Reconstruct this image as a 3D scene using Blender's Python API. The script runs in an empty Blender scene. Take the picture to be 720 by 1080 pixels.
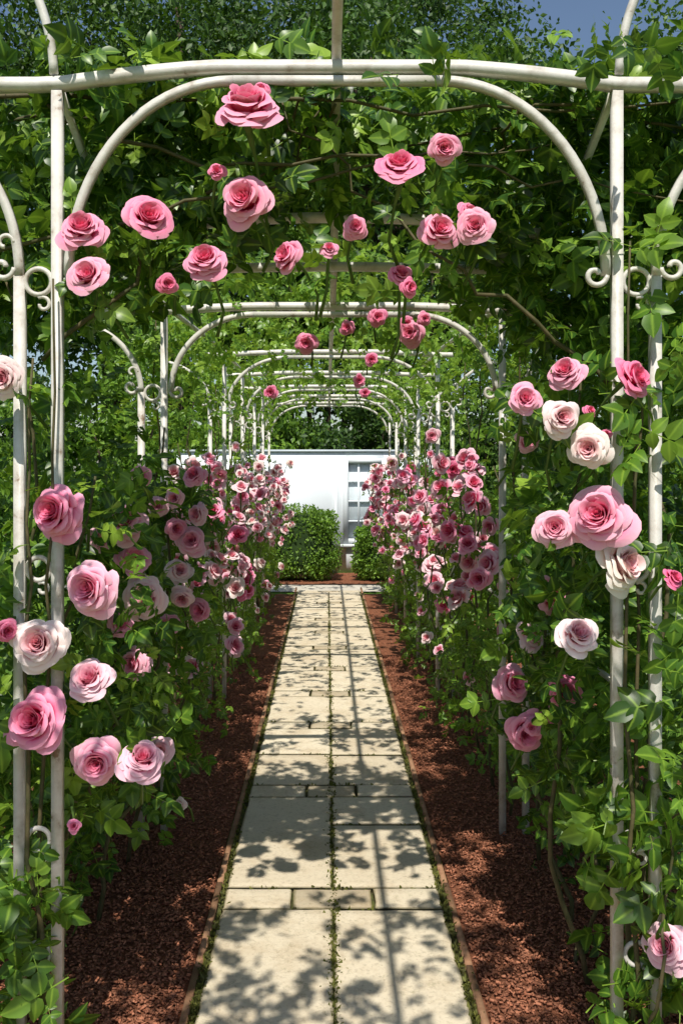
import bpy, bmesh, math, numpy as np
from mathutils import Vector
rng = np.random.default_rng(7)
S = bpy.context.scene
COL = S.collection

# ------------------------------------------------------------------ materials
def newmat(name):
    m = bpy.data.materials.new(name); m.use_nodes = True
    nt = m.node_tree
    for n in list(nt.nodes): nt.nodes.remove(n)
    out = nt.nodes.new('ShaderNodeOutputMaterial')
    return m, nt, out
def N(nt, t, **kw):
    n = nt.nodes.new(t)
    for k, v in kw.items():
        if k in n.inputs.keys(): n.inputs[k].default_value = v
        else: setattr(n, k, v)
    return n
def ramp(nt, fac, stops):
    r = nt.nodes.new('ShaderNodeValToRGB')
    e = r.color_ramp.elements
    while len(e) < len(stops): e.new(0.5)
    for i, (p, c) in enumerate(stops):
        e[i].position = p; e[i].color = (*c, 1)
    nt.links.new(fac, r.inputs[0]); return r.outputs[0]
def mixc(nt, a, b, fac, mode='MIX'):
    m = nt.nodes.new('ShaderNodeMix'); m.data_type = 'RGBA'; m.blend_type = mode
    for s, v in ((m.inputs[0], fac), (m.inputs[6], a), (m.inputs[7], b)):
        if hasattr(v, 'is_output'): nt.links.new(v, s)
        elif isinstance(v, (int, float)): s.default_value = v
        else: s.default_value = (*v, 1)
    return m.outputs[2]
def noise(nt, scale, detail=6, rough=0.6, vec=None):
    n = N(nt, 'ShaderNodeTexNoise'); n.inputs['Scale'].default_value = scale
    n.inputs['Detail'].default_value = detail; n.inputs['Roughness'].default_value = rough
    if vec is None:
        tc = nt.nodes.new('ShaderNodeTexCoord'); vec = tc.outputs['Object']
    nt.links.new(vec, n.inputs['Vector']); return n.outputs[0]
def bump(nt, h, strength, dist=0.01):
    b = N(nt, 'ShaderNodeBump'); b.inputs['Strength'].default_value = strength
    b.inputs['Distance'].default_value = dist
    nt.links.new(h, b.inputs['Height']); return b.outputs[0]

def leaf_mat(name, stops, transc, tfac=0.3, rough=0.42):
    m, nt, out = newmat(name)
    a = N(nt, 'ShaderNodeVertexColor', layer_name='Col')
    sep = N(nt, 'ShaderNodeSeparateColor'); nt.links.new(a.outputs[0], sep.inputs[0])
    c = ramp(nt, sep.outputs[0], stops)
    n = noise(nt, 9, 2)
    c = mixc(nt, c, tuple(x*0.5 for x in stops[0][1]), ramp(nt, n, [(0.42, (0,0,0)), (0.72, (.6,.6,.6))]))
    c = mixc(nt, tuple(min(1, x*1.35) for x in stops[-1][1]), c, ramp(nt, sep.outputs[1], [(0.0, (.45,.45,.45)), (0.25, (1,1,1))]))
    p = N(nt, 'ShaderNodeBsdfPrincipled'); nt.links.new(c, p.inputs['Base Color'])
    p.inputs['Roughness'].default_value = rough
    p.inputs['Specular IOR Level'].default_value = 0.45
    t = N(nt, 'ShaderNodeBsdfTranslucent')
    tc = mixc(nt, c, transc, 0.6); nt.links.new(tc, t.inputs[0])
    mx = N(nt, 'ShaderNodeMixShader'); mx.inputs[0].default_value = tfac
    nt.links.new(p.outputs[0], mx.inputs[1]); nt.links.new(t.outputs[0], mx.inputs[2])
    nt.links.new(mx.outputs[0], out.inputs[0]); return m

M_LEAF = leaf_mat('rose_leaf', [(0, (.018,.055,.010)), (.5, (.065,.165,.020)), (.85, (.18,.32,.035)), (1, (.29,.44,.05))], (.32,.54,.03), .30, .38)
M_LEAF2 = leaf_mat('rose_leaf_bright', [(0, (.03,.085,.012)), (.5, (.11,.24,.025)), (1, (.29,.45,.05))], (.42,.64,.04), 0.35, .4)
M_TREE = leaf_mat('tree_leaf', [(0, (.010,.034,.006)), (.5, (.035,.09,.012)), (1, (.11,.21,.025))], (.14,.28,.02), 0.2, 0.55)
M_BOX = leaf_mat('boxwood_leaf', [(0, (.04,.10,.012)), (.5, (.12,.25,.025)), (1, (.24,.39,.04))], (.25,.45,.03), 0.25, 0.5)
M_MOSS = leaf_mat('moss', [(0, (.04,.045,.012)), (.5, (.11,.12,.02)), (1, (.24,.24,.05))], (.25,.3,.03), 0.3, 0.7)

def petal_mat():
    m, nt, out = newmat('rose_petal')
    a = N(nt, 'ShaderNodeVertexColor', layer_name='Col')
    sep = N(nt, 'ShaderNodeSeparateColor'); nt.links.new(a.outputs[0], sep.inputs[0])
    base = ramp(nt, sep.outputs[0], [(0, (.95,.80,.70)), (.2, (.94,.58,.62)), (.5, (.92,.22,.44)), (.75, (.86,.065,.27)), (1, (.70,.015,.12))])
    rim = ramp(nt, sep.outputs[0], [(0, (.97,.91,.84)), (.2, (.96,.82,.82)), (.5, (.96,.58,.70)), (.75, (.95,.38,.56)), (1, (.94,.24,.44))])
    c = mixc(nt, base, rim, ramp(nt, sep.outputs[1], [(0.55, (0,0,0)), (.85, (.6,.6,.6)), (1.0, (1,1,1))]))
    deep = mixc(nt, c, (.96,.50,.62), 1.0, 'MULTIPLY')  # deeper pink heart, with shading of the inner petals painted in too
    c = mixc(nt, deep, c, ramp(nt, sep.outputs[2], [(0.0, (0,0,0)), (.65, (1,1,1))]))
    deep2 = mixc(nt, c, (.93,.38,.52), 1.0, 'MULTIPLY')  # petal bases deepened as well: own pink plus shade put into the colour
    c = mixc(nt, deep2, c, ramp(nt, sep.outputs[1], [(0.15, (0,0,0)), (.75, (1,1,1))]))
    p = N(nt, 'ShaderNodeBsdfPrincipled'); nt.links.new(c, p.inputs['Base Color'])
    p.inputs['Roughness'].default_value = 0.55; p.inputs['Specular IOR Level'].default_value = 0.2
    nt.links.new(bump(nt, noise(nt, 110, 3), 0.3, 0.002), p.inputs['Normal'])
    t = N(nt, 'ShaderNodeBsdfTranslucent'); nt.links.new(c, t.inputs[0])
    mx = N(nt, 'ShaderNodeMixShader'); mx.inputs[0].default_value = 0.18
    nt.links.new(p.outputs[0], mx.inputs[1]); nt.links.new(t.outputs[0], mx.inputs[2])
    nt.links.new(mx.outputs[0], out.inputs[0]); return m
M_PETAL = petal_mat()

def simple_mat(name, stops, scale, rough, bstr=0.3, bscale=None, bdist=0.01, spec=0.3, metallic=0, attr=False, vec_scale=None):
    m, nt, out = newmat(name)
    tc = nt.nodes.new('ShaderNodeTexCoord'); vec = tc.outputs['Object']
    if vec_scale:
        mp = N(nt, 'ShaderNodeMapping'); mp.inputs['Scale'].default_value = vec_scale
        nt.links.new(vec, mp.inputs[0]); vec = mp.outputs[0]
    n = noise(nt, scale, 8, 0.65, vec)
    c = ramp(nt, n, stops)
    if attr:
        a = N(nt, 'ShaderNodeVertexColor', layer_name='Col')
        sep = N(nt, 'ShaderNodeSeparateColor'); nt.links.new(a.outputs[0], sep.inputs[0])
        c = mixc(nt, c, ramp(nt, sep.outputs[0], [(0, (.35,.35,.35)), (1, (1,1,1))]), 1.0, 'MULTIPLY')
    p = N(nt, 'ShaderNodeBsdfPrincipled'); nt.links.new(c, p.inputs['Base Color'])
    p.inputs['Roughness'].default_value = rough; p.inputs['Specular IOR Level'].default_value = spec
    p.inputs['Metallic'].default_value = metallic
    if bstr: nt.links.new(bump(nt, noise(nt, bscale or scale*4, 6, .7, vec), bstr, bdist), p.inputs['Normal'])
    nt.links.new(p.outputs[0], out.inputs[0]); return m

M_METAL = simple_mat('painted_iron', [(0.30, (.22,.15,.10)), (.37, (.50,.46,.41)), (.50, (.63,.60,.56)), (.7, (.70,.68,.64))], 16, 0.42, 0.3, 70, 0.003, 0.45)
M_CANE = simple_mat('cane', [(0.3, (.05,.06,.02)), (.7, (.13,.10,.05))], 30, 0.7, 0.4, 80, 0.003)
M_STEM = simple_mat('green_stem', [(0.3, (.05,.11,.02)), (.7, (.12,.18,.04))], 30, 0.5, 0.1)
M_BARK = simple_mat('bark', [(0.3, (.03,.022,.015)), (.7, (.11,.08,.055))], 6, 0.9, 0.8, 20, 0.03, vec_scale=(1,1,.3))
M_CHIP = simple_mat('mulch_chip', [(0.3, (.30,.10,.05)), (.7, (.56,.24,.14))], 40, 0.85, 0.4, 200, 0.002, attr=True)
M_MULCH = simple_mat('mulch', [(0.3, (.11,.04,.02)), (.5, (.27,.10,.05)), (.75, (.46,.18,.10))], 45, 0.95, 1.0, 90, 0.02)
M_EDGE = simple_mat('terracotta_edging', [(0.3, (.24,.12,.065)), (.7, (.42,.24,.14))], 18, 0.85, 0.5, 60, 0.004)
M_JOINT = simple_mat('joint_soil', [(0.35, (.045,.04,.018)), (.6, (.10,.11,.03))], 25, 0.95, 0.6, 60, 0.01)
M_WALL = simple_mat('white_render', [(0.3, (.74,.79,.83)), (.7, (.82,.86,.89))], 1.5, 0.8, 0.15, 40, 0.004)
M_GLASSY = simple_mat('window_pane', [(0.3, (.60,.68,.73)), (.7, (.72,.78,.82))], 2.0, 0.12, 0, spec=0.6)
M_COPE = simple_mat('grey_coping', [(0.3, (.50,.56,.62)), (.7, (.62,.67,.72))], 3, 0.7, 0.1)
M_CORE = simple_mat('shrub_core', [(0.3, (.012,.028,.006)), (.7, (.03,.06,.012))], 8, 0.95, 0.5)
M_CONC = simple_mat('pale_concrete', [(0.3, (.50,.46,.39)), (.7, (.64,.60,.51))], 8, 0.85, 0.3)

def slab_mat():
    m, nt, out = newmat('limestone_slab')
    a = N(nt, 'ShaderNodeVertexColor', layer_name='Col')
    sep = N(nt, 'ShaderNodeSeparateColor'); nt.links.new(a.outputs[0], sep.inputs[0])
    c = ramp(nt, sep.outputs[0], [(0, (.42,.35,.24)), (.3, (.62,.53,.39)), (1, (.78,.69,.53))])
    n1 = noise(nt, 4, 8, .75)
    c = mixc(nt, c, (.42,.30,.17), ramp(nt, n1, [(0.47, (0,0,0)), (.72, (.6,.6,.6))]))
    n2 = noise(nt, 70, 5, .75)
    c = mixc(nt, c, (.20,.15,.09), ramp(nt, n2, [(0.52, (0,0,0)), (.72, (.5,.5,.5))]))
    n3 = noise(nt, 22, 5, .8)
    c = mixc(nt, c, (.16,.15,.05), ramp(nt, n3, [(0.58, (0,0,0)), (.75, (.55,.55,.55))]))
    c = mixc(nt, c, (.16,.14,.05), ramp(nt, sep.outputs[1], [(0, (0,0,0)), (1, (.75,.75,.75))]))
    p = N(nt, 'ShaderNodeBsdfPrincipled'); nt.links.new(c, p.inputs['Base Color'])
    p.inputs['Roughness'].default_value = 0.85; p.inputs['Specular IOR Level'].default_value = 0.2
    nt.links.new(bump(nt, noise(nt, 40, 8, .8), 0.7, 0.007), p.inputs['Normal'])
    nt.links.new(p.outputs[0], out.inputs[0]); return m
M_SLAB = slab_mat()
M_LAWN = simple_mat('lawn', [(0.3, (.07,.16,.015)), (.5, (.12,.24,.025)), (.7, (.19,.32,.04))], 5, 0.9, 0.8, 60, 0.03)

# ------------------------------------------------------------------ mesh helpers
def raw_mesh(name, verts, loops, totals, mat, col=None, smooth=False):
    me = bpy.data.meshes.new(name)
    verts = np.asarray(verts, dtype=np.float32); loops = np.asarray(loops, dtype=np.int32); totals = np.asarray(totals, dtype=np.int32)
    me.vertices.add(len(verts)); me.vertices.foreach_set('co', verts.ravel())
    me.loops.add(len(loops)); me.loops.foreach_set('vertex_index', loops)
    starts = np.concatenate([[0], np.cumsum(totals)[:-1]]).astype(np.int32)
    me.polygons.add(len(totals)); me.polygons.foreach_set('loop_start', starts)
    me.polygons.foreach_set('loop_total', totals)
    if smooth: me.polygons.foreach_set('use_smooth', np.ones(len(totals), dtype=bool))
    me.update(calc_edges=True); me.validate()
    if col is not None:
        at = me.color_attributes.new('Col', 'FLOAT_COLOR', 'POINT')
        c4 = np.ones((len(verts), 4), dtype=np.float32); c4[:, :col.shape[1]] = col
        at.data.foreach_set('color', c4.ravel())
    me.materials.append(mat); return me
def add_obj(name, me, parent=None):
    o = bpy.data.objects.new(name, me); COL.objects.link(o)
    if parent: o.parent = parent
    return o
def empty(name, loc=(0,0,0)):
    o = bpy.data.objects.new(name, None); o.location = loc; o.empty_display_size = 0.2
    COL.objects.link(o); return o
class Geo:
    def __init__(s): s.v=[]; s.l=[]; s.t=[]; s.c=[]; s.n=0
    def add(s, v, faces, c=None):
        v = np.asarray(v, float)
        s.v.append(v)
        s.l.extend([i+s.n for f in faces for i in f]); s.t.extend([len(f) for f in faces])
        s.c.append(np.tile(np.array(c if c is not None else (1,0,0), float), (len(v),1)) if (c is None or np.ndim(c)==1) else np.asarray(c))
        s.n += len(v)
    def obj(s, name, mat, parent=None, smooth=False):
        return add_obj(name, raw_mesh(name, np.concatenate(s.v), s.l, s.t, mat, np.concatenate(s.c), smooth), parent)
def tube(g, pts, rad, sides=8, square=False, cap=True, tint=1.0):
    pts = np.asarray(pts, float); n = len(pts)
    rad = np.full(n, rad) if np.ndim(rad)==0 else np.asarray(rad)
    tan = np.gradient(pts, axis=0); tan /= np.linalg.norm(tan, axis=1)[:,None]+1e-9
    up = np.array([0,1,0.]) if abs(tan[0][1])<.9 else np.array([0,0,1.])
    V=[]
    a0 = math.pi/4 if square else 0
    if square: sides=4
    for i in range(n):
        x = np.cross(up, tan[i]); x /= np.linalg.norm(x)+1e-9
        y = np.cross(tan[i], x); up = y if not square else up
        for k in range(sides):
            a = a0+2*math.pi*k/sides; r = rad[i]*(1.414 if square else 1)
            V.append(pts[i]+r*(math.cos(a)*x+math.sin(a)*y))
    F=[]
    for i in range(n-1):
        for k in range(sides):
            F.append((i*sides+k, i*sides+(k+1)%sides, (i+1)*sides+(k+1)%sides, (i+1)*sides+k))
    if cap: F.append(tuple(range(sides))[::-1]); F.append(tuple((n-1)*sides+k for k in range(sides)))
    g.add(V, F, (tint,0,0))
def box(g, x0,x1,y0,y1,z0,z1,c=None):
    v=[(x,y,z) for z in (z0,z1) for y in (y0,y1) for x in (x0,x1)]
    g.add(v, [(0,2,3,1),(4,5,7,6),(0,1,5,4),(2,6,7,3),(0,4,6,2),(1,3,7,5)], c)
def instances(tv, tf, tg, R, T, inst_c, extra=None):
    n=len(T); nv=len(tv)
    V = np.einsum('nij,vj->nvi', R, tv)+T[:,None,:]
    tl = np.array([i for f in tf for i in f]); tt=np.array([len(f) for f in tf])
    L = (tl[None,:]+(np.arange(n)*nv)[:,None]).ravel(); TT=np.tile(tt,n)
    C = np.zeros((n,nv,3)); C[:,:,0]=inst_c[:,None]; C[:,:,1]=tg[:,0][None,:]; C[:,:,2]=tg[:,1][None,:]
    return V.reshape(-1,3), L, TT, C.reshape(-1,3)
def basis(a, nrm, scale):
    a = a/np.linalg.norm(a,axis=1)[:,None]
    z = nrm-(nrm*a).sum(1)[:,None]*a; z/=np.linalg.norm(z,axis=1)[:,None]+1e-9
    x = np.cross(a,z)
    return np.stack([x,a,z],axis=2)*scale[:,None,None]

# ------------------------------------------------------------------ leaf templates
def leaflet(V,F,G,base,ang,length,wr,segs,droop=.18,lift=.14):
    ts = np.linspace(0,1,segs+1)
    ca,sa=math.cos(ang),math.sin(ang)
    def put(x,y,z,g):
        V.append((base[0]+x*ca+y*sa, base[1]-x*sa+y*ca, base[2]+z)); G.append((g,0))
    rows=[]
    for i,t in enumerate(ts):
        w = wr*length*0.5*math.sin(math.pi*min(1,t**.8))**.75*(1.04 if i%2 else .97) if 0<t<1 else 0
        z=-droop*length*t*t
        if w==0: put(0,t*length,z,0); rows.append((len(V)-1,))
        else:
            put(-w,t*length-.03*length,z+lift*w*2,1); put(0,t*length,z,0); put(w,t*length-.03*length,z+lift*w*2,1)
            rows.append((len(V)-3,len(V)-2,len(V)-1))
    for r0,r1 in zip(rows[:-1],rows[1:]):
        if len(r0)==1: F.append((r0[0],r1[1],r1[0])); F.append((r0[0],r1[2],r1[1]))
        elif len(r1)==1: F.append((r0[0],r0[1],r1[0])); F.append((r0[1],r0[2],r1[0]))
        else: F.append((r0[0],r0[1],r1[1],r1[0])); F.append((r0[1],r0[2],r1[2],r1[1]))
def spray(segs, seed):
    r=np.random.default_rng(seed); V=[];F=[];G=[]
    V+= [(-.012,-.1,0),(.012,-.1,0),(.008,.62,-.03),(-.008,.62,-.03)]; G+=[(0,0)]*4; F.append((0,1,2,3))
    leaflet(V,F,G,(0,.58,-.03),r.normal(0,.1),.46,.72,segs,droop=r.uniform(.1,.45))
    for y,l in ((.48,.40),(.2,.34)):
        for s in (-1,1):
            leaflet(V,F,G,(0,y+r.normal(0,.02),-.02+r.normal(0,.03)),s*(1.15+r.normal(0,.15)),l*r.uniform(.85,1.1),.70,segs,droop=r.uniform(.05,.5))
    return np.array(V,float),F,np.array(G,float)
SPR_HI=[spray(6,i) for i in range(5)]
SPR_LO=[spray(3,10+i) for i in range(3)]
def single(segs):
    V=[];F=[];G=[]; leaflet(V,F,G,(0,0,0),0,1,.6,segs); return np.array(V),F,np.array(G,float)
LEAF1=single(2); LEAF2=single(3)

def foliage(name, P, size, templates, mat, parent, up=.8, out=None, tint=(.5,.22), droop=.3, r=rng):
    P=np.asarray(P); n=len(P); Vs=[];Ls=[];Ts=[];Cs=[];off=0
    pick=r.integers(0,len(templates),n)
    for k,(tv,tf,tg) in enumerate(templates):
        T=P[pick==k]; m=len(T)
        if m==0: continue
        nrm=r.normal(0,.7,(m,3)); nrm[:,2]+=up
        if out is not None: nrm+=np.asarray(out)
        a=r.normal(0,1,(m,3)); a[:,2]-=droop
        sc=size*r.uniform(.55,1.25,m)
        V,L,TT,C=instances(tv,tf,tg,basis(a,nrm,sc),T,np.clip(r.normal(tint[0],tint[1],m),0,1))
        Vs.append(V);Ls.append(L+off);Ts.append(TT);Cs.append(C);off+=len(V)
    return add_obj(name, raw_mesh(name,np.concatenate(Vs),np.concatenate(Ls),np.concatenate(Ts),mat,np.concatenate(Cs),True),parent)
def clumps(n_cl, per, lo, hi, sig, keep=None, r=rng):
    c=r.uniform(lo,hi,(n_cl,3))
    if keep is not None: c=c[keep(c)]
    p=(c[:,None,:]+r.normal(0,1,(len(c),per,3))*np.asarray(sig)).reshape(-1,3)
    if keep is not None: p=p[keep(p)]
    return p[p[:,2]>0.02]

# ------------------------------------------------------------------ roses
def rose_template(npet, nu, nv, seed, openness=1.0):
    """cupped cabbage rose: tight spiral heart, deep bowl of petals, a few reflexed guard petals"""
    r=np.random.default_rng(seed); V=[];F=[];G=[]
    off=r.uniform(-.07,.07,2)
    for i in range(npet):
        f=i/(npet-1)
        phi=i*2.39996+r.normal(0,.25)
        R=(.05+.95*f**1.05)*(0.88+.12*openness)*r.uniform(.92,1.06)
        A=1.45-.62*f**.7+r.normal(0,.08)
        # rim height: heart sits slightly lower than the ring of bowl petals, guards drop away
        zr=.80+.22*math.sin(min(1,f*1.5)*math.pi)-.50*max(0,f-.45)/.55*openness+r.normal(0,.04)
        tw=r.normal(0,.14); ph=r.uniform(0,6.28); b=len(V)
        amp=.02+.045*f; notch=r.uniform(.0,.10)
        lean=r.normal(0,.06); cx0,cy0=off*(1-f)
        pe=.16+.46*f**1.3
        for jv in range(nv):
            v=jv/(nv-1)
            for ju in range(nu):
                u=-1+2*ju/(nu-1)
                ws=math.sin(math.pi*min(1.0,(.12+.54*v)))**.8
                ve=v*(1-.26*abs(u)**2.3 - notch*math.exp(-(u/.3)**2))
                rho=R*(max(ve,0)**pe)
                rho*=1-.16*(abs(u)**2)*(1-.4*f)
                curl=max(0,(v-.72)/.28)
                rho+=(.03+.13*f)*curl**2
                rho+=amp*math.sin(3.2*u+ph)*v**2
                z=zr*(ve**.95 if f<.5 else math.sin(min(ve,1)*math.pi/2*1.05))
                z-=(.03+.13*f*f)*curl**2
                z+=amp*.7*math.sin(4.1*u+ph*1.7)*v**2 + lean*u*v
                a=phi+tw*v+u*A*ws
                V.append((rho*math.cos(a)+cx0,rho*math.sin(a)+cy0,z)); G.append((v,f))
        for jv in range(nv-1):
            for ju in range(nu-1):
                q=b+jv*nu+ju; F.append((q,q+1,q+1+nu,q+nu))
    return np.array(V),F,np.array(G,float)
ROSE_HI=[rose_template(38,9,9,s,o) for s,o in ((1,1.0),(2,.7),(3,1.2),(4,.4),(5,.95),(6,1.1))]
ROSE_LO=[rose_template(18,6,5,s,o) for s,o in ((11,1.0),(12,.7),(13,.4))]
def axis_basis(ax, sc, spin):
    ax=ax/np.linalg.norm(ax,axis=1)[:,None]
    h=np.where(np.abs(ax[:,2:3])<.9,[[0,0,1.]],[[1.,0,0]])
    x=np.cross(h,ax); x/=np.linalg.norm(x,axis=1)[:,None]; y=np.cross(ax,x)
    c,s=np.cos(spin)[:,None],np.sin(spin)[:,None]
    X=c*x+s*y; Y=-s*x+c*y
    return np.stack([X,Y,ax],axis=2)*sc[:,None,None]
def roses(parent, P, rad, hue, axis, temps, r=rng, name='blossoms'):
    P=np.asarray(P,float); n=len(P); rad=np.asarray(rad,float); hue=np.asarray(hue,float); axis=np.asarray(axis,float)
    pick=r.integers(0,len(temps),n); Vs=[];Ls=[];Ts=[];Cs=[];off=0
    for k,(tv,tf,tg) in enumerate(temps):
        s=pick==k
        if not s.any(): continue
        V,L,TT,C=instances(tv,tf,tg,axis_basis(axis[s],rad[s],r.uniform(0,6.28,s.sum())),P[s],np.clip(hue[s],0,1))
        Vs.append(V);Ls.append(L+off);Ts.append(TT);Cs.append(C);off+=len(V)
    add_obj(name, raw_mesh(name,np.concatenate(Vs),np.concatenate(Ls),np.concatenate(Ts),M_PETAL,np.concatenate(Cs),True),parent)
    g=Geo()
    for p,R,ax in zip(P,rad,axis):
        ax=ax/np.linalg.norm(ax); q=p-ax*R*.02
        e=p-ax*R*1.6+np.array([r.normal(0,.02),.05,-.05+r.normal(0,.03)])
        m=(q+e)/2+np.array([0,0,.012])
        tube(g,[q+ax*R*.1,q-ax*R*.22,m,e,e+np.array([r.normal(0,.02),.04,-.06])],[R*.16,R*.13,.004,.004,.005],6)
    g.obj('flower_stems',M_STEM,parent,True)
def canes(parent, specs, name='canes', r=rng):
    g=Geo()
    for a,b,w,rad in specs:
        a=np.array(a,float);b=np.array(b,float); n=14; t=np.linspace(0,1,n)[:,None]
        p=a+(b-a)*t; wob=np.cumsum(r.normal(0,w,(n,3)),axis=0); wob-=wob[0]+(wob[-1]-wob[0])*t*.7; 
        p=p+wob; tube(g,p,np.linspace(rad,rad*.4,n),6)
    return g.obj(name,M_CANE,parent,True)

# ------------------------------------------------------------------ garden arches
XC=.024; XI_L,XI_R=-.704,.756; XO_L,XO_R=-.802,.856
def ell(cx,cz,a,b,t0,t1,y,n=20):
    t=np.linspace(t0,t1,n); return np.stack([cx+a*np.cos(t),np.full(n,y),cz+b*np.sin(t)],1)
def spiral(cx,cz,r0,r1,a0,a1,y,n=22):
    t=np.linspace(0,1,n); a=a0+(a1-a0)*t; rr=r0+(r1-r0)*t
    return np.stack([cx+rr*np.cos(a),np.full(n,y),cz+rr*np.sin(a)],1)
def garden_arch(y, ztop, drop, aw, hump, ext_l, ext_r, rings, detail=True):
    e=empty('garden_arch',(0,0,0)); g=Geo(); s=.0135
    for x in (XI_L,XI_R,XO_L,XO_R):
        top = ztop-.018 if x in (XI_L,XI_R) else ztop-drop
        tube(g,[(x,y,-.05),(x,y,top*.5),(x,y,top)],s,square=True)
    g.obj('posts',M_METAL,e)
    g=Geo()
    n=41; xs=np.linspace(XC-ext_l,XC+ext_r,n)
    zz=ztop+hump*np.clip(1.25-(np.abs(xs-XC)/.62)**2*.9,0,1)
    tube(g,np.stack([xs,np.full(n,y),zz],1),s+.002,square=True)
    g.obj('top_beam',M_METAL,e)
    g=Geo(); zs=ztop-drop
    lx=XI_L+.030; rx=XI_R-.030; yy=y-.004
    tube(g,ell(lx+aw,zs,aw,drop+hump-.036,math.pi,math.pi/2,yy),.0108,square=True)
    tube(g,ell(rx-aw,zs,aw,drop+hump-.036,0,math.pi/2,yy),.0108,square=True)
    tube(g,[(lx+aw,yy,ztop+hump-.036),(XC,yy,ztop+hump-.036),(rx-aw,yy,ztop+hump-.036)],.0108,square=True)
    tube(g,ell(XO_L-aw,zs,aw,drop-.036,0,math.pi/2*.86,yy),.0108,square=True)
    tube(g,ell(XO_R+aw,zs,aw,drop-.036,math.pi,math.pi-math.pi/2*.86,yy),.0108,square=True)
    g.obj('curved_braces',M_METAL,e)
    g=Geo()
    if detail:
        for sx,x in ((1,lx),(-1,rx)):
            tube(g,spiral(x+sx*.028,zs,.030,.010,math.pi if sx>0 else 0,(math.pi+6.0) if sx>0 else -6.0,yy-.006),.0075,6)
        for sx,x in ((-1,XO_L-.014),(1,XO_R+.014)):
            tube(g,spiral(x+sx*.030,zs+.02,.032,.010,0 if sx<0 else math.pi,-6.0 if sx<0 else math.pi+6.0,yy-.006),.0075,6)
            tube(g,spiral(x+sx*.022,zs+.085,.024,.010,0 if sx<0 else math.pi,4.6 if sx<0 else math.pi-4.6,yy-.006),.006,6)
    for zr,rr in rings:
        for cx in ((XI_L+XO_L)/2,(XI_R+XO_R)/2):
            t=np.linspace(0,2*math.pi,25); 
            tube(g,np.stack([cx+rr*np.cos(t),np.full(25,yy),zr+rr*np.sin(t)],1),.0068,6,cap=False)
            tube(g,spiral(cx+rr*.35,zr-rr*1.75,rr*.62,rr*.25,2.2,-3.2,yy),.005,6)
    g.obj('scroll_ornaments',M_METAL,e,True)
    return e
front_rings=[(2.09,.034),(1.34,.030),(.633,.030),(.335,.030)]
A1=garden_arch(2.48,2.605,.50,.43,.045,1.30,1.32,front_rings)
garden_arch(4.10,2.285,.35,.36,.02,.99,.93,[(1.93,.033),(1.2,.03),(.5,.03)])
ys=[6.5,7.9,9.2,10.4,11.5]
for yv in ys: garden_arch(yv,2.385,.34,.42,.02,.86,.90,[(2.03,.033),(1.2,.03),(.5,.03)],yv<8)
garden_arch(-.9,2.605,.50,.43,.045,1.30,1.32,front_rings)

e=empty('pergola_roof_frame'); g=Geo()
tube(g,[(XC,-.9,2.69),(XC,1,2.69),(XC,2.46,2.69),(XC,2.9,2.52),(XC,3.3,2.34),(XC,4.1,2.325),(XC,6.5,2.43),(XC,9,2.43),(XC,11.5,2.43)],.0125,square=True)
g.obj('ridge_rail',M_METAL,e)
g=Geo()
for x in (XI_L,XI_R):
    tube(g,[(x,2.5,2.60),(x,3.3,2.31),(x,4.1,2.31),(x,6.5,2.41),(x,11.5,2.41)],.009,square=True)
for x in (XO_L-.02,XO_R+.02):
    tube(g,[(x,2.5,.95),(x,6.5,.95),(x,11.5,.95)],.007,square=True)
g.obj('side_rails',M_METAL,e)
g=Geo()
xs=np.linspace(-.71,.775,31); tube(g,np.stack([xs,np.full(31,3.3),2.285+.02*np.cos((xs-XC)/.74*1.5)],1),.014,square=True)
xs=np.linspace(-.70,.74,31); tube(g,np.stack([xs,np.full(31,2.92),2.265+.11*np.sqrt(np.clip(1-((xs-XC)/.745)**2,0,1))],1),.0135,square=True)
g.obj('roof_hoops',M_METAL,e)
g=Geo()
for s in (-1,1):
    x0=XC+s*.735
    t=np.linspace(0,1,16)
    tube(g,np.stack([x0+s*(.02*t+.17*t**2.2),np.full(16,2.47),2.63+.42*t],1),.012,8)
g.obj('finial_braces',M_METAL,e,True)

# ------------------------------------------------------------------ ground
g=Geo(); g.add([(-150,-60,0),(150,-60,0),(150,240,0),(-150,240,0)],[(0,1,2,3)]); g.obj('ground',M_LAWN)
def sheet(name,x0,x1,y0,y1,z,mat,nx=40,ny=80,amp=.012):
    X,Y=np.meshgrid(np.linspace(x0,x1,nx),np.linspace(y0,y1,ny))
    Z=z+amp*(np.sin(X*9+Y*3)*.4+np.sin(X*3.1-Y*5.3)*.4+rng.normal(0,.3,X.shape))*.5
    V=np.stack([X,Y,Z],2).reshape(-1,3); F=[(j*nx+i,j*nx+i+1,(j+1)*nx+i+1,(j+1)*nx+i) for j in range(ny-1) for i in range(nx-1)]
    g=Geo(); g.add(V,F); return g.obj(name,mat,None,True)
PL,PR=-.377,.416
sheet('mulch_bed',-1.75,PL-.045,-1.2,12.0,.022,M_MULCH)
sheet('mulch_bed',PR+.045,1.85,-1.2,12.0,.022,M_MULCH)
sheet('mulch_bed',-3.2,3.2,13.0,14.45,.022,M_MULCH)
P=empty('stone_path')
g=Geo(); g.add([(PL-.03,-1.2,.010),(PR+.03,-1.2,.010),(PR+.03,12.3,.010),(PL-.03,12.3,.010)],[(0,1,2,3)]); g.obj('joint_bed',M_JOINT,P)
g=Geo()
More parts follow.
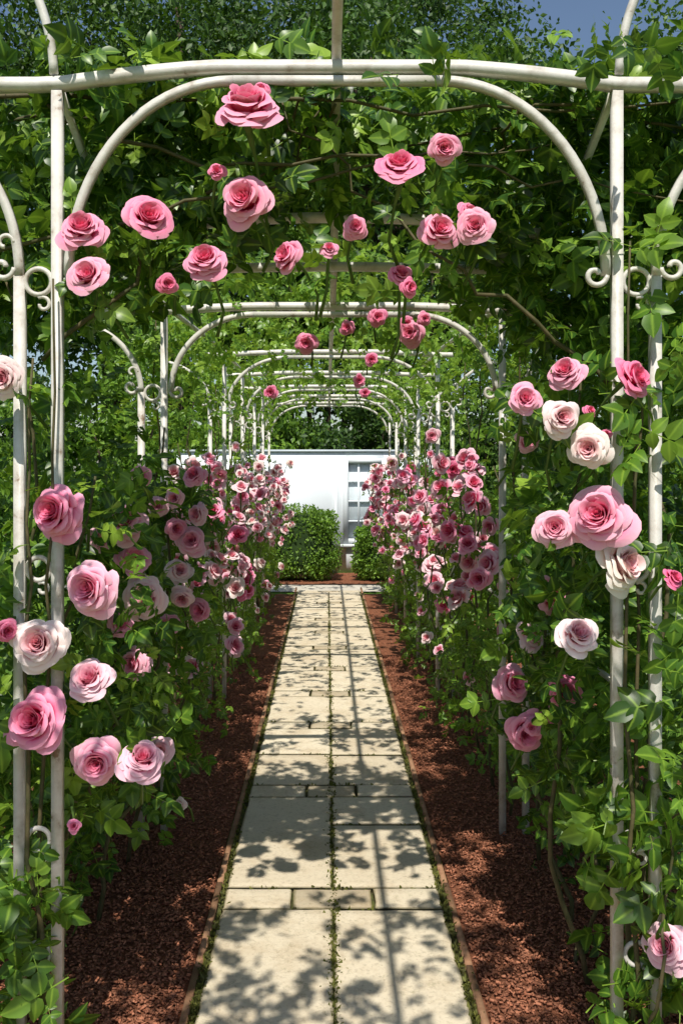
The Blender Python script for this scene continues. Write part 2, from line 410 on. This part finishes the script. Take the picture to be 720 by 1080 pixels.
def slab(x0,x1,y0,y1,tone=None,gp=.0035):
    x0+=gp;x1-=gp;y0+=gp;y1-=gp; h=.034+rng.normal(0,.0012)
    nx=max(2,int((x1-x0)/.04)); ny=max(2,int((y1-y0)/.05))
    tone=np.clip(rng.normal(.66,.14),0,1) if tone is None else tone
    us=np.linspace(0,1,nx+1); vs=np.linspace(0,1,ny+1); V=[];C=[]
    us=np.concatenate([[0],[.010/(x1-x0)],us[1:-1],[1-.010/(x1-x0)],[1]]); vs=np.concatenate([[0],[.010/(y1-y0)],vs[1:-1],[1-.010/(y1-y0)],[1]])
    nx=len(us)-1; ny=len(vs)-1
    for v in vs:
        for u in us:
            edge=(u in (0,1)) or (v in (0,1))
            jx=rng.normal(0,.0022) if edge else 0; jy=rng.normal(0,.0022) if edge else 0
            V.append((x0+(x1-x0)*u+jx,y0+(y1-y0)*v+jy,h-(.004 if edge else 0))); C.append((tone,1. if edge else 0,0))
    F=[(j*(nx+1)+i,j*(nx+1)+i+1,(j+1)*(nx+1)+i+1,(j+1)*(nx+1)+i) for j in range(ny) for i in range(nx)]
    ring=[i for i in range(nx+1)]+[j*(nx+1)+nx for j in range(1,ny+1)]+[ny*(nx+1)+i for i in range(nx-1,-1,-1)]+[j*(nx+1) for j in range(ny-1,0,-1)]
    b0=len(V)
    for k in ring: V.append((V[k][0],V[k][1],.005)); C.append((tone*.6,1,0))
    m=len(ring)
    for k in range(m): F.append((ring[k],b0+k,b0+(k+1)%m,ring[(k+1)%m])[::-1])
    g.add(V,F,np.array(C))
y=-1.2; cx=.02; first=True; crossj=[]
while y<12.2:
    H=rng.uniform(.62,1.05)
    if first: H=(3.38+1.2); first=False
    for (x0,x1) in ((PL,cx),(cx,PR)):
        yy=y
        while yy<y+H-1e-3:
            L=rng.uniform(.45,.8)
            if y+H-(yy+L)<.30: L=y+H-yy
            slab(x0,x1,yy,yy+L); crossj.append((x0,x1,yy)); yy+=L
    y+=H
    L=rng.uniform(.15,.18); w=rng.uniform(.12,.15)
    slab(PL,cx-w,y,y+L,.62); slab(cx-w,cx+w,y,y+L,.12,.007); slab(cx+w,PR,y,y+L,.66); crossj.append((cx-w,cx+w,y)); crossj.append((cx-w,cx+w,y+L)); y+=L
g.obj('slabs',M_SLAB,P,False)
g=Geo()
for x in (PL-.040,PR+.020):
    yy=-1.2
    while yy<12.2:
        L=.6+rng.uniform(-.02,.02); z=.036+rng.normal(0,.002)
        dx=rng.normal(0,.0015); box(g,x+dx,x+.020+dx,yy+.001,yy+L-.001,-.02,z); yy+=L
g.obj('edging_strips',M_EDGE,P)
n=12000
yy=2.4+9*rng.random(n)**1.7
side=rng.integers(0,4,n)
xx=np.where(side==0,PL-.010+rng.normal(0,.010,n),np.where(side==1,PR+.008+rng.normal(0,.010,n),cx+rng.normal(0,.011,n)))
msk=(np.sin(yy*7+side*2)+rng.normal(0,.7,n)+ .6)>.2
pts=np.stack([xx,yy,np.full(n,.026)],1)[msk]
cj=[]
for (x0,x1,yj) in crossj:
    if 2.4<yj<8:
        m=int(45*(x1-x0)/.4); xs_=rng.uniform(x0,x1,m); k=np.sin(xs_*23+yj*9)+rng.normal(0,.5,m)>.1
        cj.append(np.stack([xs_[k],np.full(k.sum(),yj)+rng.normal(0,.006,k.sum()),np.full(k.sum(),.027)],1))
pts=np.concatenate([pts]+cj)
foliage('moss_tufts',pts,.017,[LEAF2],M_MOSS,P,up=.2,droop=-1.0,tint=(.5,.3))
g=Geo(); g.add([(-6,12.3,.014),(6,12.3,.014),(6,13.0,.014),(-6,13.0,.014)],[(0,1,2,3)]); g.obj('cross_path',M_CONC)

def chips(name,n,xlo,xhi,ylo,yhi,pw,sz,parent=None):
    tv=np.array([(-.5,-1,-.2),(.5,-.8,-.25),(.45,1,-.2),(-.4,.8,-.2),(-.35,-.8,.25),(.4,-.7,.2),(.3,.8,.3),(-.3,.7,.2)])
    tf=[(3,2,1,0),(4,5,6,7),(0,1,5,4),(1,2,6,5),(2,3,7,6),(3,0,4,7)]
    T=np.stack([rng.uniform(xlo,xhi,n),ylo+(yhi-ylo)*rng.random(n)**pw,.026+rng.uniform(0,.012,n)],1)
    a=rng.normal(0,1,(n,3)); a[:,2]*=.35; nr=rng.normal(0,.5,(n,3)); nr[:,2]+=1
    V,L,TT,C=instances(tv,tf,np.zeros((8,2)),basis(a,nr,rng.uniform(.4,1.4,n)*sz),T,rng.random(n))
    add_obj(name,raw_mesh(name,V,L,TT,M_CHIP,C),parent)
mc=empty('bark_mulch')
chips('chips_a',42000,-1.4,PL-.05,2.3,8,1.8,.0068,mc)
chips('chips_b',46000,PR+.05,1.6,2.3,8,1.8,.0068,mc)

# ------------------------------------------------------------------ front climbing roses
cr=empty('climbing_rose')
bx=np.array([-1.4,-1.0,-.75,-.60,-.42,-.25,-.1,0,.2,.34,.48,.58,.64,1.4]); bz=np.array([2.0,1.97,1.97,2.02,2.13,2.26,2.36,2.40,2.38,2.28,2.17,2.04,1.8,1.7])
def keepA(p): return (p[:,2]>np.interp(p[:,0],bx,bz))&(p[:,2]<2.75)&(p[:,1]>2.54)
pA=np.concatenate([clumps(215,11,(-1.35,2.58,1.95),(1.4,3.0,2.66),(.07,.09,.06),keepA),
                   clumps(150,9,(-1.4,2.56,2.64),(1.45,3.2,2.72),(.09,.10,.025))])
foliage('leaves',pA,.118,SPR_HI,M_LEAF,cr,up=.5,out=(0,-.55,0),tint=(.5,.32),droop=.5)
pB=clumps(66,8,(-1.4,.6,2.60),(1.4,1.7,2.72),(.10,.12,.03))  # unseen leaves above the view, added to cast dapples on the near path
pB=pB[pB[:,1]<1.75]
foliage('unseen_shade_leaves',pB,.12,SPR_HI,M_LEAF2,cr,up=1.0,tint=(.5,.25))
canes(cr,[((-1.3,2.55,2.62),(1.3,2.58,2.66),.02,.008),((-1.2,2.7,2.6),(1.2,2.8,2.63),.03,.007),((-.78,2.6,1.9),(.1,2.7,2.7),.03,.007),
          ((.8,2.6,1.8),(-.1,2.65,2.66),.03,.007),((-.9,2.6,2.2),(.7,2.6,2.5),.02,.006),((-.6,2.58,2.5),(1.0,2.6,2.35),.02,.006)]
         +[((rng.uniform(-1.2,1.2),2.6,2.6),(rng.uniform(-1.2,1.2),3.2,2.5),.03,.005) for _ in range(6)])
archR=[(-.199,2.495,.092,.62),(-.473,2.258,.076,.62),(-.199,2.296,.078,.52),(.180,2.334,.070,.76),(.295,2.428,.046,.60),(.278,2.214,.057,.64),
 (.379,2.217,.056,.58),(-.086,2.147,.051,.66),(-.302,2.13,.060,.66),(-.624,2.212,.068,.70),(-.598,2.092,.064,.56),(.072,2.224,.034,.7),(.192,2.116,.036,.75),
 (.197,2.056,.028,.75),(-.281,2.363,.026,.85),(-.168,2.567,.024,.8),(-.401,2.068,.03,.8),(.005,2.152,.026,.7),(.36,2.27,.035,.75)]
def placed(parent, tab, y, yj=.03, tilt=.42, r=rng, nl=5):
    P=[];R=[];H=[];AX=[];LP=[]
    for (x,z,rad,h) in tab:
        yy=y+r.normal(0,yj)
        P.append((x,yy,z-rad*.22)); R.append(rad*.90); H.append(h+r.normal(0,.04))
        AX.append((r.normal(0,tilt),-1+r.normal(0,.12),.28+r.normal(0,tilt*.7)))
        for _ in range(nl if rad>.04 else 2):
            a=r.uniform(0,6.28); q=rad*r.uniform(.5,1.25)
            LP.append((x+math.cos(a)*q,yy+r.uniform(.05,.12),z+math.sin(a)*q*.9-.01))
    roses(parent,P,R,H,AX,ROSE_HI,r)
    foliage('blossom_leaves',np.array(LP),.115,SPR_HI,M_LEAF,parent,up=.45,out=(0,-.9,0),tint=(.5,.3))
placed(cr,archR,2.42,nl=4)

# --- left front
def keepL(p): return (p[:,0]<-.178*p[:,1])&((p[:,2]>.55)|(p[:,0]<np.interp(p[:,1],[3.3,3.9],[-.80,-.62])))&(p[:,1]>2.58)
cl=empty('climbing_rose')
pL=np.concatenate([
 clumps(250,10,(-1.25,2.65,.10),(-.50,4.0,1.5),(.06,.09,.07),keepL),
 clumps(14,6,(-.92,2.62,1.5),(-.66,3.3,2.1),(.05,.06,.08),keepL),
 clumps(22,8,(-1.4,2.65,1.7),(-1.0,3.4,2.5),(.07,.09,.07),keepL)])
foliage('leaves',pL,.105,SPR_HI,M_LEAF,cl,up=.6,out=(.15,-.5,0),tint=(.45,.32))
pL2=np.concatenate([clumps(15,5,(-.92,2.40,.05),(-.74,2.5,1.6),(.03,.02,.05)),clumps(9,6,(-.95,2.4,.02),(-.72,2.5,.5),(.03,.02,.05))])
foliage('post_leaves',pL2,.125,SPR_HI,M_LEAF2,cl,up=.4,out=(0,-.9,0),tint=(.35,.25))
canes(cl,[((-.75,2.46,0),(-.76,2.46,1.9),.012,.008),((-.8,2.5,0),(-.72,2.45,2.1),.012,.007),((-.85,2.9,0),(-.7,2.7,1.6),.03,.009),((-.8,3.3,0),(-.72,3.1,1.5),.03,.009),
  ((-.8,3.8,0),(-.7,3.6,1.7),.03,.009),((-.82,3.0,0),(-.66,3.2,1.1),.03,.008),((-.85,2.8,0),(-.9,2.7,2.2),.03,.009)])
leftR=[(-.799,1.847,.062,.14),(-.674,1.509,.084,.66),(-.583,1.319,.080,.50),(-.727,1.166,.080,.06),(-.718,.981,.092,.68),(-.595,1.065,.068,.40),(-.588,.87,.066,.56),
 (-.468,.87,.062,.56),(-.816,1.204,.036,.8),(-.64,.70,.02,.8)]
placed(cl,leftR,2.40,.02)
leftM=[(-.63,1.44,.070,.5),(-.618,1.312,.062,.62),(-.582,1.206,.076,.30),(-.602,.995,.062,.5),(-.528,.714,.055,.42),(-.73,1.38,.05,.5),(-.66,1.12,.05,.6)]
cl2=empty('climbing_rose'); placed(cl2,leftM,3.02,.05)
leftN=[(-.581,1.209,.058,.32),(-.532,1.326,.066,.52),(-.513,1.581,.05,.62),(-.722,1.581,.048,.6),(-.578,1.501,.045,.5),(-.494,1.057,.055,.6),(-.608,1.003,.058,.6),(-.551,.338,.028,.1),
  (-.56,1.12,.05,.3),(-.50,1.43,.05,.45),(-.60,1.38,.05,.62),(-.66,1.46,.045,.4)]
cl3=empty('climbing_rose'); placed(cl3,leftN,3.72,.06)
foliage('leaves',clumps(14,6,(-.78,3.05,.6),(-.58,3.3,1.4),(.05,.05,.06)),.10,SPR_HI,M_LEAF,cl2,out=(0,-.6,0))
foliage('leaves',clumps(34,7,(-.85,3.8,.15),(-.56,4.1,1.55),(.05,.05,.06)),.10,SPR_HI,M_LEAF,cl3,out=(0,-.6,0))

# --- right front
def keepR(p): return (p[:,0]>.205*p[:,1])&((p[:,2]>.50)|(p[:,0]>np.interp(p[:,1],[3.2,3.9],[.84,.72])))&(p[:,1]>2.58)
c2=empty('climbing_rose')
pR=np.concatenate([
 clumps(330,11,(.54,2.62,.12),(1.35,4.0,2.6),(.07,.09,.07),keepR),
 clumps(40,9,(.46,2.75,2.2),(.75,3.6,2.55),(.06,.08,.05))])
foliage('leaves',pR,.105,SPR_HI,M_LEAF,c2,up=.6,out=(-.2,-.45,0),tint=(.38,.32))
pR2=np.concatenate([clumps(28,5,(.70,2.38,.0),(.97,2.52,1.2),(.035,.03,.05)),clumps(6,4,(.74,2.4,1.3),(.9,2.5,2.2),(.03,.02,.05))])
foliage('post_leaves',pR2,.135,SPR_HI,M_LEAF2,c2,up=.4,out=(0,-.9,0),tint=(.35,.25))
canes(c2,[((.80,2.46,0),(.80,2.46,1.9),.012,.008),((.88,2.5,0),(.78,2.45,2.2),.014,.007),((.8,2.9,0),(.72,2.7,1.9),.03,.009),((.85,3.3,0),(.76,3.1,1.6),.03,.009),
  ((.85,3.8,0),(.84,3.6,1.9),.03,.009),((.78,3.0,0),(.7,3.1,1.0),.03,.008),((.9,2.7,0),(.95,2.7,2.4),.03,.009),((.76,2.42,.0),(.9,2.4,.9),.02,.006)])
rightR=[(.61,1.852,.052,.62),(.756,1.835,.062,.82),(.66,1.667,.058,.10),(.576,1.737,.056,.26),(.492,1.78,.047,.6),(.696,1.492,.094,.52),(.581,1.461,.058,.5),(.732,1.37,.078,.04),
 (.631,1.185,.060,.16),(.857,1.329,.032,1.0),(.864,.405,.064,.32),(.665,1.75,.02,.9),(.72,1.69,.018,.9)]
placed(c2,rightR,2.40,.02)
c3=empty('climbing_rose')
rightM=[(.672,1.226,.060,.54),(.611,1.088,.058,.30),(.576,.928,.070,.54),(.624,.787,.074,.66),(.742,.918,.06,.8),(.64,1.696,.042,.5),(.70,.83,.03,.85),(.64,.80,.03,.7)]
placed(c3,rightM,2.98,.05)
foliage('leaves',clumps(14,6,(.64,3.0,.6),(.82,3.3,1.4),(.05,.05,.06)),.10,SPR_HI,M_LEAF,c3,out=(0,-.6,0))

# ------------------------------------------------------------------ mid / far row of climbing roses
def side_row(y0,y1,s):
    c=empty('climbing_rose'); xi=XC+s*.64; xo=XC+s*1.15; L=y1-y0
    lo=(min(xi,xo),y0,.05); hi=(max(xi,xo),y1,1.5)
    p=np.concatenate([clumps(int(84*L),9,lo,hi,(.055,.09,.07)),
      clumps(int(16*L),6,(min(XC+s*.78,xo),y0,1.5),(max(XC+s*.78,xo),y1,2.3),(.06,.08,.08))])
    foliage('leaves',p,.088,SPR_LO,M_LEAF2,c,up=.7,out=(-s*.3,-.45,0),tint=(.42,.32))
    pc=np.concatenate([clumps(int(17*L),8,(min(XC+s*.35,XC+s*1.1),y0,2.38),(max(XC+s*.35,XC+s*1.1),y1,2.60),(.09,.1,.04)),
       clumps(int(7*L),6,(min(XC,XC+s*.4),y0,2.42),(max(XC,XC+s*.4),y1,2.56),(.08,.08,.03)),
       clumps(int(10*L),6,(min(XC+s*.62,XC+s*.9),y0,2.05),(max(XC+s*.62,XC+s*.9),y1,2.4),(.05,.08,.05))])
    foliage('canopy_leaves',pc,.095,SPR_LO,M_LEAF2,c,up=1.0,tint=(.65,.28))
    canes(c,[((XC+s*.8,y,0),(XC+s*rng.uniform(.7,.85),y+rng.normal(0,.2),rng.uniform(1.5,2.4)),.025,.008) for y in np.arange(y0,y1,.4)])
    P=[];R=[];H=[];A=[]
    for _ in range(int(12.5*L)):
        cc=np.array([XC+s*rng.uniform(.50,.78),rng.uniform(y0,y1),np.clip(rng.normal(1.24,.22),.65,1.58)])
        hb=np.clip(rng.normal(.36,.17),.05,.75)
        for _ in range(rng.integers(2,6)):
            q=cc+rng.normal(0,1,3)*np.array([.045,.10,.07])
            P.append(q);R.append(rng.uniform(.032,.064));H.append(hb+rng.normal(0,.09))
            A.append((-s*.45+rng.normal(0,.4),-.8+rng.normal(0,.3),.4+rng.normal(0,.3)))
    for _ in range(int(2.5*L)):
        P.append((XC+s*rng.uniform(.54,.85),rng.uniform(y0,y1),rng.uniform(.3,.9)));R.append(rng.uniform(.03,.05));H.append(rng.uniform(.05,.6))
        A.append((-s*.5+rng.normal(0,.3),-.8,.2))
    roses(c,P,R,H,A,ROSE_LO)
    P=np.array(P); k=rng.random(len(P))<.65
    foliage('blossom_leaves',P[k]+rng.normal(0,.035,(k.sum(),3)),.075,SPR_LO,M_LEAF2,c,up=.5,out=(-s*.3,-.5,0),tint=(.45,.3))
for (a,b) in ((4.3,6.5),(6.5,9.2),(9.2,11.7)):
    side_row(a,b,-1); side_row(a,b,1)
c4=empty('climbing_rose')
tab=[(-.09,2.137,.048,.72),(.213,2.248,.04,.75),(.361,2.178,.055,.65),(.09,2.203,.034,.75),(.41,2.24,.03,.7),(.33,2.22,.035,.75)]
roses(c4,[(x,4.04,z) for x,z,_,_ in tab],[t[2] for t in tab],[t[3] for t in tab],[(rng.normal(0,.4),-1,-.1) for t in tab],ROSE_HI)
tab=[(.293,2.348,.05,.75),(.215,2.205,.05,.72),(-.384,2.127,.05,.75),(.709,1.83,.06,.4),(.25,2.12,.04,.75)]
c5=empty('climbing_rose')
roses(c5,[(x,6.45,z) for x,z,_,_ in tab],[t[2] for t in tab],[t[3] for t in tab],[(rng.normal(0,.4),-1,-.1) for t in tab],ROSE_LO)
pcan=np.concatenate([clumps(46,8,(-1.05,3.5,2.35),(1.1,4.4,2.52),(.09,.1,.03)),
   clumps(8,4,(.05,4.15,2.2),(.45,4.2,2.36),(.05,.03,.04)),clumps(3,4,(-.15,4.15,2.2),(.0,4.2,2.3),(.04,.03,.04)),
   clumps(8,6,(-.95,4.15,1.9),(-.72,4.2,2.3),(.04,.03,.05)),clumps(8,6,(.72,4.15,1.9),(.95,4.2,2.3),(.04,.03,.05))])
foliage('leaves',pcan,.10,SPR_LO,M_LEAF2,c4,up=1.0,tint=(.65,.28))
foliage('leaves',clumps(9,5,(-.45,6.55,2.15),(.5,6.6,2.4),(.07,.04,.05)),.10,SPR_LO,M_LEAF2,c5,up=1.0,tint=(.65,.25))

# ------------------------------------------------------------------ white garden building
b=empty('white_garden_shed')
YW=14.5; WL,WR=-2.3,1.7
g=Geo(); wx0,wx1,wz0,wz1=.29,.86,.50,1.72
box(g,WL,wx0,YW,YW+.2,0,1.86); box(g,wx1,WR,YW,YW+.2,0,1.86); box(g,wx0,wx1,YW,YW+.2,0,wz0); box(g,wx0,wx1,YW,YW+.2,wz1,1.86)
box(g,WL,WL+.2,YW+.2,YW+3,0,1.86); box(g,WR-.2,WR,YW+.2,YW+3,0,1.86)
g.obj('walls',M_WALL,b)
g=Geo(); box(g,WL-.1,WR+.1,YW-.03,YW+3.1,1.863,1.90); g.obj('flat_roof',M_COPE,b)
g=Geo(); box(g,wx0,wx1,YW+.055,YW+.065,wz0,wz1); g.obj('window_glass',M_GLASSY,b)
g=Geo()
box(g,wx0-.05,wx0+.03,YW-.03,YW+.05,wz0-.05,wz1+.05); box(g,wx1-.03,wx1+.05,YW-.03,YW+.05,wz0-.05,wz1+.05)
box(g,wx0+.032,wx1-.032,YW-.03,YW+.05,wz1-.03,wz1+.05); box(g,wx0-.09,wx1+.09,YW-.07,YW-.032,wz0-.09,wz0-.04)
box(g,wx0+.032,wx1-.032,YW-.03,YW+.05,wz0-.04,wz0+.04)
for k in (1,2): 
    x=wx0+(wx1-wx0)*k/3; box(g,x-.015,x+.015,YW+.005,YW+.045,wz0+.042,wz1-.032)
for k in (1,2,3):
    z=wz0+(wz1-wz0)*k/4; box(g,wx0+.032,wx1-.032,YW+.009,YW+.041,z-.015,z+.015)
box(g,.10,.16,YW-.02,YW-.002,0,1.78); box(g,-1.6,-1.54,YW-.02,YW-.002,0,1.78)
box(g,WL,.098,YW-.025,YW-.003,.0,.12)
g.obj('trim',M_WALL,b)

# ------------------------------------------------------------------ boxwood bushes
def boxwood(cx,cy,rx,ry,rz,n=11000):
    e=empty('boxwood_bush',(cx,cy,0)); ex=.62
    d=rng.normal(0,1,(n,3)); d/=np.linalg.norm(d,axis=1)[:,None]
    lump=1+.07*np.sin(d[:,0]*7+1+cx*5)*np.sin(d[:,2]*6)+.06*np.sin(d[:,1]*9+d[:,2]*5)
    sq=np.array([rx,ry,rz])*np.sign(d)*np.abs(d)**ex*.92
    p=sq*(lump*rng.uniform(.82,1.07,n))[:,None]; p[:,2]+=rz*.98; p=p[p[:,2]>.02]
    a=rng.normal(0,1,(len(p),3)); 
    V,L,TT,C=instances(LEAF1[0],LEAF1[1],LEAF1[2],basis(a,rng.normal(0,.7,(len(p),3))+np.array([0,0,.6]),rng.uniform(.03,.055,len(p))),p,np.clip(rng.normal(.55,.25,len(p)),0,1))
    add_obj('leaves',raw_mesh('leaves',V,L,TT,M_BOX,C,False),e)
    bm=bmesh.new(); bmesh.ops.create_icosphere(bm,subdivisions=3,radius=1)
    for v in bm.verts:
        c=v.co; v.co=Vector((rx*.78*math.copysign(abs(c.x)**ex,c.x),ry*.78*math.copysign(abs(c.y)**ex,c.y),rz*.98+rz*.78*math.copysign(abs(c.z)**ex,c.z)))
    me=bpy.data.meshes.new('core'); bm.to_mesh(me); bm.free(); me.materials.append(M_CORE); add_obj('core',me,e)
boxwood(-.38,13.6,.58,.42,.55); boxwood(.86,13.6,.50,.4,.44); boxwood(-1.6,13.6,.6,.5,.5); boxwood(2.0,13.7,.6,.5,.55)

# ------------------------------------------------------------------ trees
def crown_mesh(name,seed,R,H,ncl,per,leaf,mat=M_TREE):
    r=np.random.default_rng(seed)
    d=r.normal(0,1,(ncl,3)); d/=np.linalg.norm(d,axis=1)[:,None]
    c=d*(r.random(ncl)**.45)[:,None]*np.array([R,R,H]); 
    sg=r.uniform(.35,.75,ncl)*R*.22
    tc=np.clip(r.normal(.42,.24,ncl),0,1)
    p=c[:,None,:]+r.normal(0,1,(ncl,per,3))*sg[:,None,None]*np.array([1,1,.5]); p=p.reshape(-1,3)
    n=len(p); a=r.normal(0,1,(n,3)); a[:,2]-=.4; nr=r.normal(0,.6,(n,3)); nr[:,2]+=.7
    V,L,TT,C=instances(LEAF1[0],LEAF1[1],LEAF1[2],basis(a,nr,leaf*r.uniform(.6,1.3,n)),p,np.clip(np.repeat(tc,per)+r.normal(0,.12,n),0,1))
    return raw_mesh(name,V,L,TT,mat,C,False), c
def trunk_mesh(name,seed,H0,c,R):
    r=np.random.default_rng(seed); g=Geo()
    tube(g,[(0,0,-.2),(.05,0,H0*.3),(.0,.1,H0*.7),(.1,0,H0),(0,0,H0*1.35)],[R*.11,R*.085,R*.075,R*.06,R*.02],10)
    for k in range(12):
        t=c[r.integers(0,len(c))]*.85+np.array([0,0,H0*1.0]); b0=np.array([0,0,H0*r.uniform(.5,1.1)])
        m=(b0+t)/2+np.array([0,0,.4]); tube(g,[b0,m,t],[R*.035,R*.022,R*.008],6)
    return raw_mesh(name,np.concatenate(g.v),g.l,g.t,M_BARK,np.concatenate(g.c),True)
variants=[]
for i,(R,H,H0) in enumerate(((3.6,4.6,8.0),(3.2,5.4,8.5),(3.8,4.0,7.0))):
    cm,c=crown_mesh('crown',20+i,R,H,150,260,.14); tm=trunk_mesh('trunk',30+i,H0,c,R); variants.append((cm,tm,H0))
def tree(i,x,y,s,rot):
    cm,tm,H0=variants[i]; e=empty('deciduous_tree',(x,y,0)); e.rotation_euler=(0,0,rot); e.scale=(s,s,s)
    add_obj('trunk',tm,e); o=add_obj('crown',cm,e); o.location=(0,0,H0)
for t in [(0,-8.5,21,1.1,0),(1,-3.6,23,1.15,1.2),(2,1.0,22,1.2,2.2),(0,10.4,22,1.1,3.0),(1,-13,17,1.1,.5),(2,14,17,1.0,1.7),(2,-6,27,1.3,4),(1,2.2,29,1.3,5),(0,-12,12,1,2.6),(0,-1.5,30,1.4,.9)]:
    tree(*t)
scm,_=crown_mesh('shrub_leaves',50,1.6,1.5,70,170,.10,M_TREE); scm2,_=crown_mesh('shrub_leaves',51,1.5,1.7,70,170,.10,M_BOX)
def shrub(m,x,y,z,s):
    e=empty('background_shrub',(x,y,0)); e.scale=(s,s,s); e.rotation_euler=(0,0,x*3+y)
    o=add_obj('leaves',m,e); o.location=(0,0,z)
    g=Geo()
    for k in range(6):
        a=k*1.05; tube(g,[(0.05*math.cos(a),.05*math.sin(a),-.1),(.4*math.cos(a),.4*math.sin(a),z*.6),(.9*math.cos(a),.9*math.sin(a),z*1.2)],[.05,.035,.012],6)
    g.obj('branches',M_BARK,e,True)
k=0
for x,y,z,s in [(-1.5,19,1.6,1.25),(.9,18.9,1.6,1.25),(3.2,19,1.6,1.3),(-4,18.5,1.6,1.3),(5.6,18,1.6,1.3),(-6.5,16.5,1.6,1.3),(8,16,1.6,1.3),(-9,14,1.5,1.4),(10,13,1.5,1.4),
   (-4.6,12.5,1.2,.9),(4.2,13.5,1.2,.9),(-5.2,8.6,1.2,.85),(4.6,8.0,1.3,.9),(-2.8,20,4.0,1.2),(2.2,20,4.0,1.2),(0,20.5,4.2,1.2),(4.6,6,1.2,.8),(3.9,4.6,1.1,.7),(3.2,10.5,1.1,.75)]:
    shrub(scm if k%3 else scm2,x,y,z,s); k+=1

# ------------------------------------------------------------------ light, sky, camera
el=57; az=6
sun=bpy.data.lights.new('sun','SUN'); sun.energy=5.0; sun.angle=math.radians(.5); sun.color=(1,.95,.85)
so=bpy.data.objects.new('sun',sun); COL.objects.link(so); so.rotation_euler=(math.radians(90-el),0,math.radians(-az)); so.location=(-3,-8,12)
w=bpy.data.worlds.new('World'); S.world=w; w.use_nodes=True
nt=w.node_tree; bg=nt.nodes['Background']; sk=nt.nodes.new('ShaderNodeTexSky'); sk.sky_type='NISHITA'; sk.sun_disc=False
sk.sun_elevation=math.radians(el); sk.sun_rotation=math.radians(180+az); nt.links.new(sk.outputs[0],bg.inputs[0]); bg.inputs[1].default_value=.11
cam=bpy.data.cameras.new('camera'); co=bpy.data.objects.new('camera',cam); COL.objects.link(co); S.camera=co
co.location=(0,0,1.6); co.rotation_euler=(math.radians(90),0,0)
cam.sensor_fit='VERTICAL'; cam.sensor_height=36; cam.sensor_width=24; cam.lens=33.33; cam.shift_x=.0139; cam.shift_y=-.0417; cam.clip_end=600; cam.clip_start=.05
S.view_settings.view_transform='Standard'; S.view_settings.look='None'; S.view_settings.exposure=0
